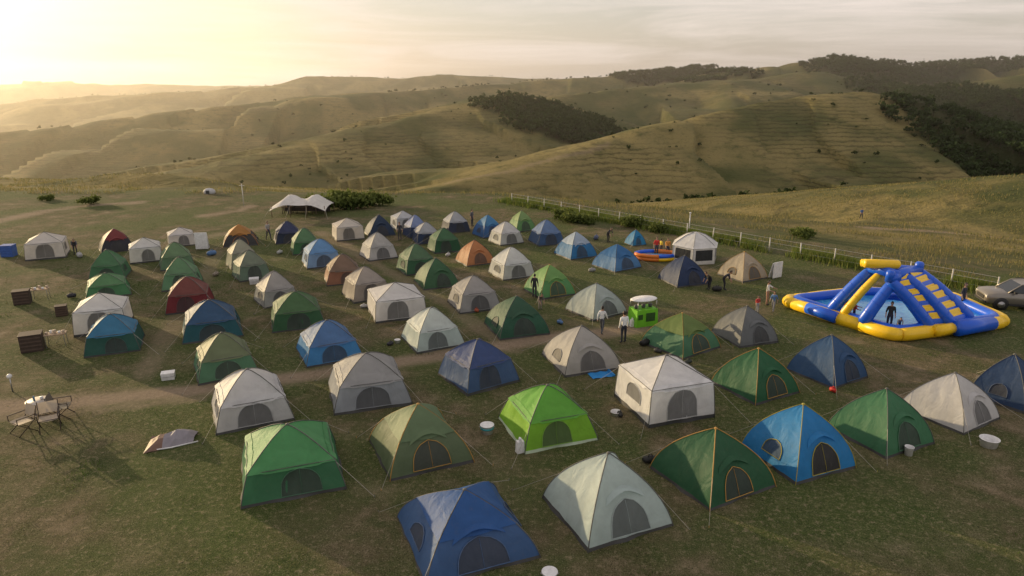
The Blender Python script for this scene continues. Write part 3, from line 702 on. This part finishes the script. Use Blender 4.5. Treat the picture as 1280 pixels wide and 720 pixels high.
# stretch marquee
mb=MB(); x,y=gp(380,268); mp_=mpp(380,268); W=34*mp_; F1=fabric((.82,.8,.76),.3); rows=[]
for i in range(13):
    a=-1+i/6; row=[]
    for j in range(9):
        b_=-1+j/4; z=1.55+.6*math.exp(-((abs(a)-.45)**2)/.05)*(1-b_*b_*.8)-.5*(abs(a)**4)-.35*abs(b_)**3; row.append((a*W,b_*2.0*(1-.15*math.cos(a*4)),z))
    rows.append(row)
mb.grid(rows,F1)
PO=plain((.2,.15,.1),.6,"pole")
for a in(-.45,.45): mb.tube([(a*W,0,0),(a*W,0,2.15)],.05,PO,6)
for a in(-.95,-.3,.3,.95):
    for b_ in(-1.9,1.9): mb.tube([(a*W,b_,0),(a*W,b_,1.2)],.04,PO,6); mb.tube([(a*W,b_,1.15),(a*W*1.2,b_*1.6,0)],.015,ROPE,3)
DKW=plain((.05,.035,.025),.7,"dark_wood")
for a in(-.6,-.1,.5): mb.box((a*W,.2,.72),(1.2,.7,.05),DKW); [mb.box((a*W+dx,.2+dy,.35),(.05,.05,.69),DKW) for dx in(-.5,.5) for dy in(-.28,.28)]
mb.box((0,1.4,.7),(W*1.7,.05,1.3),fabric((.06,.05,.05),.1))  # dark sheet added to stand for the shade beneath the canopy
mb.obj("stretch_marquee",(x,y,hz(x,y)))
# ---------------------------------------------------------------- car
def car(u,v,rz):
    x,y=gp(u,v); mb=MB(); BD=plain((.26,.24,.21),.3,"car_paint",metal=.5,var=.05); GL=plain((.02,.025,.03),.08,"car_glass",var=.05,spec=.6); TY=plain((.02,.02,.02),.8,"tyre"); RM=plain((.4,.4,.4),.3,"alloy",metal=.8); BK=plain((.03,.03,.03),.6,"trim"); LT=plain((.6,.6,.58),.2,"lamp"); RD=plain((.4,.02,.02),.2,"tail_lamp")
    st=[(-2.2,.70,.45,.80),(-2.12,.84,.34,.98),(-1.6,.90,.30,1.04),(-.9,.91,.28,1.08),(0,.91,.28,1.08),(1.2,.91,.28,1.10),(1.95,.89,.30,1.10),(2.18,.84,.38,1.05),(2.25,.78,.5,.9)]
    rows=[]
    for X_,hw,zl,zb in st:
        rows.append([(X_,-hw*.86,zl),(X_,-hw,zl+.12),(X_,-hw*1.01,(zl+zb)/2+.05),(X_,-hw*.97,zb-.04),(X_,-hw*.9,zb),(X_,0,zb+.03),(X_,hw*.9,zb),(X_,hw*.97,zb-.04),(X_,hw*1.01,(zl+zb)/2+.05),(X_,hw,zl+.12),(X_,hw*.86,zl)])
    mb.grid(rows,BD); mb.add([rows[0][k] for k in range(11)],[tuple(range(11))],BD); mb.add([rows[-1][k] for k in range(11)],[tuple(range(10,-1,-1))],BD)
    for S in(-1,1):
        mb.add([(-.95,S*.83,1.09),(-.33,S*.70,1.58),(1.7,S*.69,1.58),(2.0,S*.82,1.1)],[(0,1,2,3)],GL)
        for px,tx in((-.02,-.02),(.95,.95)): mb.tube([(px,S*.838,1.09),(tx,S*.705,1.6)],.035,BD,5)
        mb.tube([(-1.08,S*.82,1.07),(-.36,S*.69,1.60),(.5,S*.69,1.67),(1.72,S*.68,1.62),(2.1,S*.80,1.08)],.045,BD,6)
        mb.tube([(-.2,S*.6,1.74),(1.6,S*.6,1.72)],.02,BK,5)
        mb.box((-.75,S*1.0,1.15),(.14,.18,.12),BK)
        mb.box((-2.12,S*.62,.78),(.14,.32,.16),LT); mb.box((2.2,S*.72,.88),(.1,.2,.28),RD)
        mb.box((0,S*.92,.36),(2.6,.05,.12),BK)
        for dx in (.1,1.05): mb.box((dx,S*.925,.95),(.16,.03,.03),BK)
        for X_ in(-1.38,1.38):
            mb.tube([(X_,S*.72,.36),(X_,S*.945,.36)],.42,BK,20); mb.tube([(X_,S*.75,.345),(X_,S*.965,.345)],.345,TY,20); mb.tube([(X_,S*.9,.345),(X_,S*.975,.345)],.21,RM,12)
    mb.grid([[(-1.05,k*.8,1.09) for k in(-1,0,1)],[(-.38,k*.68,1.60) for k in(-1,0,1)]],GL)
    mb.grid([[(-.38,k*.68,1.60) for k in(-1,-.5,0,.5,1)],[(.4,k*.69,1.68+.03*(1-k*k)) for k in(-1,-.5,0,.5,1)],[(1.3,k*.68,1.67+.03*(1-k*k)) for k in(-1,-.5,0,.5,1)],[(1.75,k*.67,1.61) for k in(-1,-.5,0,.5,1)]],BD)
    mb.grid([[(1.75,k*.67,1.6) for k in(-1,0,1)],[(2.12,k*.8,1.1) for k in(-1,0,1)]],GL)
    mb.box((-2.2,0,.66),(.06,.9,.2),BK); mb.box((-2.17,0,.42),(.1,1.5,.14),BK); mb.box((2.22,0,.45),(.12,1.6,.16),BK)
    mb.obj("parked_car",(x,y,hz(x,y)),math.radians(rz))
car(1272,384,-12)
# ---------------------------------------------------------------- camp furniture
WP=plain((.75,.75,.75),.4,"white_plastic"); BRW=plain((.06,.04,.03),.7,"dark_crate"); ALU=plain((.4,.4,.4),.35,"aluminium",metal=.7)
def at(u,v): x,y=gp(u,v); return (x,y,hz(x,y))
def chair(u,v,rz,col=(.45,.36,.24)):
    mb=MB(); C=fabric(col,.15); 
    mb.grid([[(a*.25,b*.22,.44-.03*(1-a*a)) for a in(-1,-.5,0,.5,1)] for b in(-1,0,1)],C)
    mb.grid([[(a*.25,.22+.10*t+.03*(1-a*a),.52+.38*t) for a in(-1,-.5,0,.5,1)] for t in(0,.5,1)],C)
    for s in(-1,1):
        mb.tube([(s*.26,-.25,0),(s*.26,.24,.46),(s*.26,.34,.93)],.014,DKW,6); mb.tube([(s*.26,.26,0),(s*.26,-.22,.46),(s*.26,-.22,.64)],.014,DKW,6)
        mb.box((s*.27,.02,.65),(.05,.5,.025),DKW)
    for y_ in(-.22,.24): mb.tube([(-.26,y_,.45),(.26,y_,.45)],.012,DKW,6)
    o=mb.obj("camping_chair",at(u,v),math.radians(rz)); o.scale=(1.35,1.35,1.15)
chair(30,541,330,(.5,.42,.32)); chair(64,537,30,(.52,.44,.34)); chair(80,522,110,(.10,.09,.08))
def rtable(u,v,r=.46,col=WP,items=True):
    mb=MB(); mb.lathe([(0,.68),(r,.68),(r+.01,.7),(r,.72),(0,.725)],(0,0,0),col,24)
    for k in range(4):
        a=k*math.pi/2+.5; mb.tube([(math.cos(a)*r*.8,math.sin(a)*r*.8,0),(-math.cos(a)*r*.5,-math.sin(a)*r*.5,.68)],.013,DKW,6)
    if items:
        mb.lathe([(0,.73),(.06,.73),(.07,.85),(.0,.85)],(.1,.1,0),WP,10); mb.lathe([(0,.73),(.04,.73),(.04,.9),(.015,.95),(0,.95)],(-.12,-.05,0),plain((.1,.2,.3),.3,"bottle"),8)
    mb.obj("folding_table",at(u,v))
rtable(52,521,.46,plain((.5,.46,.4),.5,"table_top_pale"))
def crate(u,v,w,d,h,rz=20,mat=None):
    mb=MB(); M_=mat or BRW
    mb.box((0,0,h/2),(w,d,h),M_); mb.box((0,0,h+.02),(w+.04,d+.04,.04),M_)
    for k in range(4): mb.box((0,-d/2-.012,h*(.15+.23*k)),(w*.94,.02,h*.1),plain((.09,.06,.045),.7,"slat") if not mat else mat)
    mb.obj("storage_crate",at(u,v),math.radians(rz),.01)
def table(u,v,w=1.2,d=.6,rz=20,it=True):
    mb=MB(); mb.box((0,0,.7),(w,d,.04),plain((.35,.25,.16),.5,"table_top"))
    for a in(-1,1):
        for b_ in(-1,1): mb.tube([(a*w*.45,b_*d*.42,0),(a*w*.42,b_*d*.42,.68)],.018,ALU,6)
    if it:
        for k in range(5): mb.lathe([(0,.72),(.07,.72),(.08,.72+.1+.05*(k%3)),(0,.83+.05*(k%3))],(-w*.4+k*w*.2,random.uniform(-.15,.15),0),WP if k%2 else plain((.5,.4,.3),.5,"pot"),10)
    mb.obj("folding_table",at(u,v),math.radians(rz),.006)
crate(29,379,.9,.7,.85,27); table(52,374,1.,.6); crate(78,394,.6,.5,.6,27); crate(42,437,1.0,.8,.9,27); table(72,432,1.,.6)
crate(12,320,.9,.8,.9,10,plain((.05,.12,.4),.5,"blue_plastic")); 
def tub(u,v,r,h,col=WP,ring=None,name="plastic_tub",lid=True):
    mb=MB(); mb.lathe([(0,0),(r*.85,0),(r,h*.95),(r*1.06,h*.96),(r*1.06,h),(r*.96,h)]+([(0,h*1.03)] if lid else [(r*.82,h*.1),(0,h*.1)]),(0,0,0),col,24)
    if ring: mb.lathe([(r*.97,h*.55),(r*1.01,h*.55),(r*1.03,h*.75),(r*.97,h*.75)],(0,0,0),ring,24)
    for s in(-1,1): mb.tube([(s*r*.98,-.05,h*.8),(s*r*1.15,0,h*.7),(s*r*.98,.05,h*.8)],.012,ALU,5)
    mb.obj(name,at(u,v))
tub(609,540,.27,.36,WP,plain((.05,.35,.4),.4,"teal")); tub(1235,558,.33,.32,WP,None,"plastic_tub",False); tub(1135,569,.16,.34,WP,None,"bucket",False)
tub(770,518,.22,.16,WP,None,"wash_basin",False); tub(497,429,.16,.2)
def jug(u,v,s=1):
    mb=MB(); mb.box((0,0,.2*s),(.26*s,.2*s,.4*s),WP,taper=.85); mb.tube([(0,0,.4*s),(0,0,.5*s)],.05*s,WP,8); mb.tube([(0,-.08*s,.4*s),(0,-.08*s,.5*s),(0,.05*s,.5*s)],.02*s,WP,6); mb.obj("water_jug",at(u,v),.4,.02)
jug(650,564,1.2); jug(790,408) 
def cooler(u,v,w,d,h,col,rz=20,name="cool_box"):
    mb=MB(); mb.box((0,0,h*.4),(w,d,h*.8),plain(col,.45,"cool_box_shell"),taper=1.05); mb.box((0,0,h*.9),(w*1.08,d*1.08,h*.2),WP)
    mb.tube([(-w*.5,-d*.56,h*.7),(-w*.5,-d*.7,h*.55),(w*.5,-d*.7,h*.55),(w*.5,-d*.56,h*.7)],.015,ALU,6); mb.obj(name,at(u,v),math.radians(rz),.02)
cooler(211,474,.55,.4,.34,(.7,.7,.7)); tub(687,722,.22,.26,WP,None,"plastic_tub"); cooler(318,354,.6,.5,.4,(.6,.6,.6))
def bag(u,v,w,col,name="duffel_bag"):
    mb=MB(); C=fabric(col,.05); mb.tube([(-w/2,0,w*.28),(-w*.4,.02,w*.3),(0,0,w*.33),(w*.4,-.01,w*.3),(w/2,0,w*.28)],[w*.18,w*.26,w*.3,w*.27,w*.17],C,10)
    mb.tube([(-w*.2,-w*.1,w*.5),(-w*.1,-w*.05,w*.75),(w*.1,-w*.05,w*.75),(w*.2,-w*.1,w*.5)],.02,C,5); mb.obj(name,at(u,v),random.random()*3)
for u,v,w,c_ in [(812,578,.5,(.03,.03,.03)),(806,432,.6,(.02,.02,.02)),(822,441,.4,(.05,.05,.05)),(896,364,.6,(.03,.03,.03)),(1041,490,.35,(.5,.03,.02)),(488,432,.35,(.05,.05,.06)),(775,520,.35,(.04,.04,.04)),(90,372,.5,(.04,.04,.05)),(270,345,.5,(.3,.25,.2)),(745,300,.7,(.1,.12,.2)),(385,392,.4,(.05,.05,.06)),(320,300,.6,(.06,.06,.06)),(232,318,.6,(.1,.05,.05)),(860,455,.4,(.05,.06,.05)),(455,385,.4,(.5,.5,.5)),(350,318,.5,(.5,.5,.48)),(595,390,.4,(.4,.1,.05)),(700,405,.4,(.1,.2,.4)),(560,320,.5,(.5,.5,.5)),(640,320,.5,(.05,.05,.05)),(265,320,.7,(.1,.2,.4)),(100,322,.7,(.4,.4,.4)),(740,340,.5,(.3,.3,.3))]: bag(u,v,w,c_)
mb=MB(); mb.grid([[(a*.55,b_*.35,.03+.02*math.sin(a*7)) for a in np.linspace(-1,1,9)] for b_ in(-1,0,1)],fabric((.03,.26,.65),.05)); mb.tube([(.55,-.35,.05),(.55,.35,.05)],.06,fabric((.03,.26,.65),.05),8); mb.obj("sleeping_mat",at(751,469),.3)
# collapsed tent
mb=MB(); rows=[]; rn=random.Random(4)
for i in range(9):
    a=-1+i/4; rows.append([(a*.85+.1*b_,b_*.55*(1-.2*a),max(.02,.32*(1-a*a)**.5*(1-abs(b_)**2)+rn.uniform(-.03,.06)+(.12 if a>.2 else 0)*(1-abs(b_)))) for b_ in np.linspace(-1,1,7)])
mb.grid(rows,fabric((.26,.24,.26),.1),False,lambda i,j:fabric((.30,.28,.31),.1) if i>2 else fabric((.2,.12,.09),.1)); mb.tube([(-.9,-.5,.03),(0,-.6,.05),(.95,-.42,.03)],.03,WP,5)
mb.obj("collapsed_tent",at(215,552),math.radians(22))
# green kiosk with white board roof
mb=MB(); LG=fabric((.22,.62,.04),.2)
mb.box((0,0,.5),(1.45,1.0,1.0),LG,taper=.94); mb.box((.2,-.49,.55),(.6,.03,.5),fabric((.05,.12,.03),.2)); mb.box((-.47,-.49,.6),(.3,.03,.3),fabric((.05,.12,.03),.2))
for a in(-.62,.62):
    for b_ in(-.4,.4): mb.tube([(a,b_,.98),(a,b_,1.5)],.025,ALU,6)
mb.lathe([(0,1.48),(.75,1.48),(.85,1.53),(.75,1.58),(0,1.6)],(0,0,0),WP,28,sy=.62)
for a in(-.5,0,.45): mb.lathe([(0,1.0),(.1,1.0),(.12,1.2),(0,1.2)],(a,0,0),plain((.08,.08,.08),.5,"pot"),10)
mb.obj("camp_kiosk",at(803,405),math.radians(22))
def panel(u,v,w,h,rz): 
    mb=MB(); mb.box((0,0,h/2+.1),(w,.06,h),WP); mb.box((0,.25,h/2+.05),(w,.05,h),WP,M=Matrix.Rotation(.25,3,'X')); 
    for s in(-1,1): mb.tube([(s*w*.45,0,0),(s*w*.45,0,h+.1)],.025,ALU,6)
    mb.obj("folding_board",at(u,v),math.radians(rz),.01)
panel(971,348,.9,1.15,30); panel(253,313,1.,1.4,10)
mb=MB(); mb.tube([(0,0,0),(0,0,1.9)],[.05,.04],WP,8); mb.lathe([(.2,0),(.18,.05),(0,.06)],(0,0,0),ALU,12); mb.ball((0,0,1.95),(.1,.1,.08),WP,10); mb.obj("lamp_post",at(861,292))
mb=MB(); mb.tube([(0,0,0),(0,0,.7)],[.03,.025],ALU,8); mb.lathe([(.05,.65),(.10,.7),(.11,.8),(.05,.86),(0,.87)],(0,0,0),WP,12); mb.obj("garden_lamp",at(16,490))
mb=MB(); mb.tube([(0,0,0),(0,0,2.6)],.05,PM,8); mb.tube([(-.3,0,2.4),(.3,0,2.4)],.03,PM,6); x,y=gp(305,258); mb.obj("utility_post",(x,y,hz(x,y)))
mb=MB(); x,y,z=survey(262,242); mb.ball((0,0,.2),(.8,.6,.5),fabric((.6,.6,.6),.2),12); mb.box((0,-.52,.25),(.4,.2,.4),fabric((.1,.1,.1),.2)); mb.obj("dome_shelter",(x,y,z))
# ---------------------------------------------------------------- light, sky, haze
AZ=math.radians(-53); EL=math.radians(8.6)
sd=Vector((math.sin(AZ)*math.cos(EL),math.cos(AZ)*math.cos(EL),math.sin(EL)))
sun=bpy.data.lights.new("sun",'SUN'); sun.energy=5; sun.angle=math.radians(.5); sun.color=(1,.75,.42)
so=bpy.data.objects.new("sun",sun); sc.collection.objects.link(so); so.rotation_euler=(-sd).to_track_quat('-Z','Y').to_euler(); so.location=(-60,60,40)
w=bpy.data.worlds.new("World"); sc.world=w; w.use_nodes=True; nt=w.node_tree; nt.nodes.clear()
o=N(nt,"ShaderNodeOutputWorld"); bg=N(nt,"ShaderNodeBackground",Strength=.15); sky=N(nt,"ShaderNodeTexSky"); sky.sky_type='NISHITA'; sky.sun_disc=False
sky.sun_elevation=EL; sky.sun_rotation=AZ; sky.air_density=1.1; sky.dust_density=2.6; sky.ozone_density=2.0
tc=N(nt,"ShaderNodeTexCoord"); mp=N(nt,"ShaderNodeMapping"); mp.inputs["Scale"].default_value=(1.6,1.6,18); mp.inputs["Rotation"].default_value=(.03,.05,0); nt.links.new(tc.outputs["Generated"],mp.inputs[0])
cl=noise(nt,mp.outputs[0],1.8,7,.62,.6); cf=math_(nt,'ADD',math_(nt,'MULTIPLY',maprange(nt,cl,.40,.72),.36),.40)
cs=mix(nt,cf,sky.outputs[0],(7.6,6.5,5.9))
nt.links.new(cs,bg.inputs[0]); nt.links.new(bg.outputs[0],o.inputs[0])
mb=MB(); m,nt,o=newmat("haze"); vs=N(nt,"ShaderNodeVolumeScatter"); vs.inputs["Color"].default_value=(1,.90,.78,1); vs.inputs["Density"].default_value=.00014; vs.inputs["Anisotropy"].default_value=.6
nt.links.new(vs.outputs[0],o.inputs["Volume"]); mb.box((0,3200,-20),(13000,5700,360),m); mb.obj("atmosphere_haze")
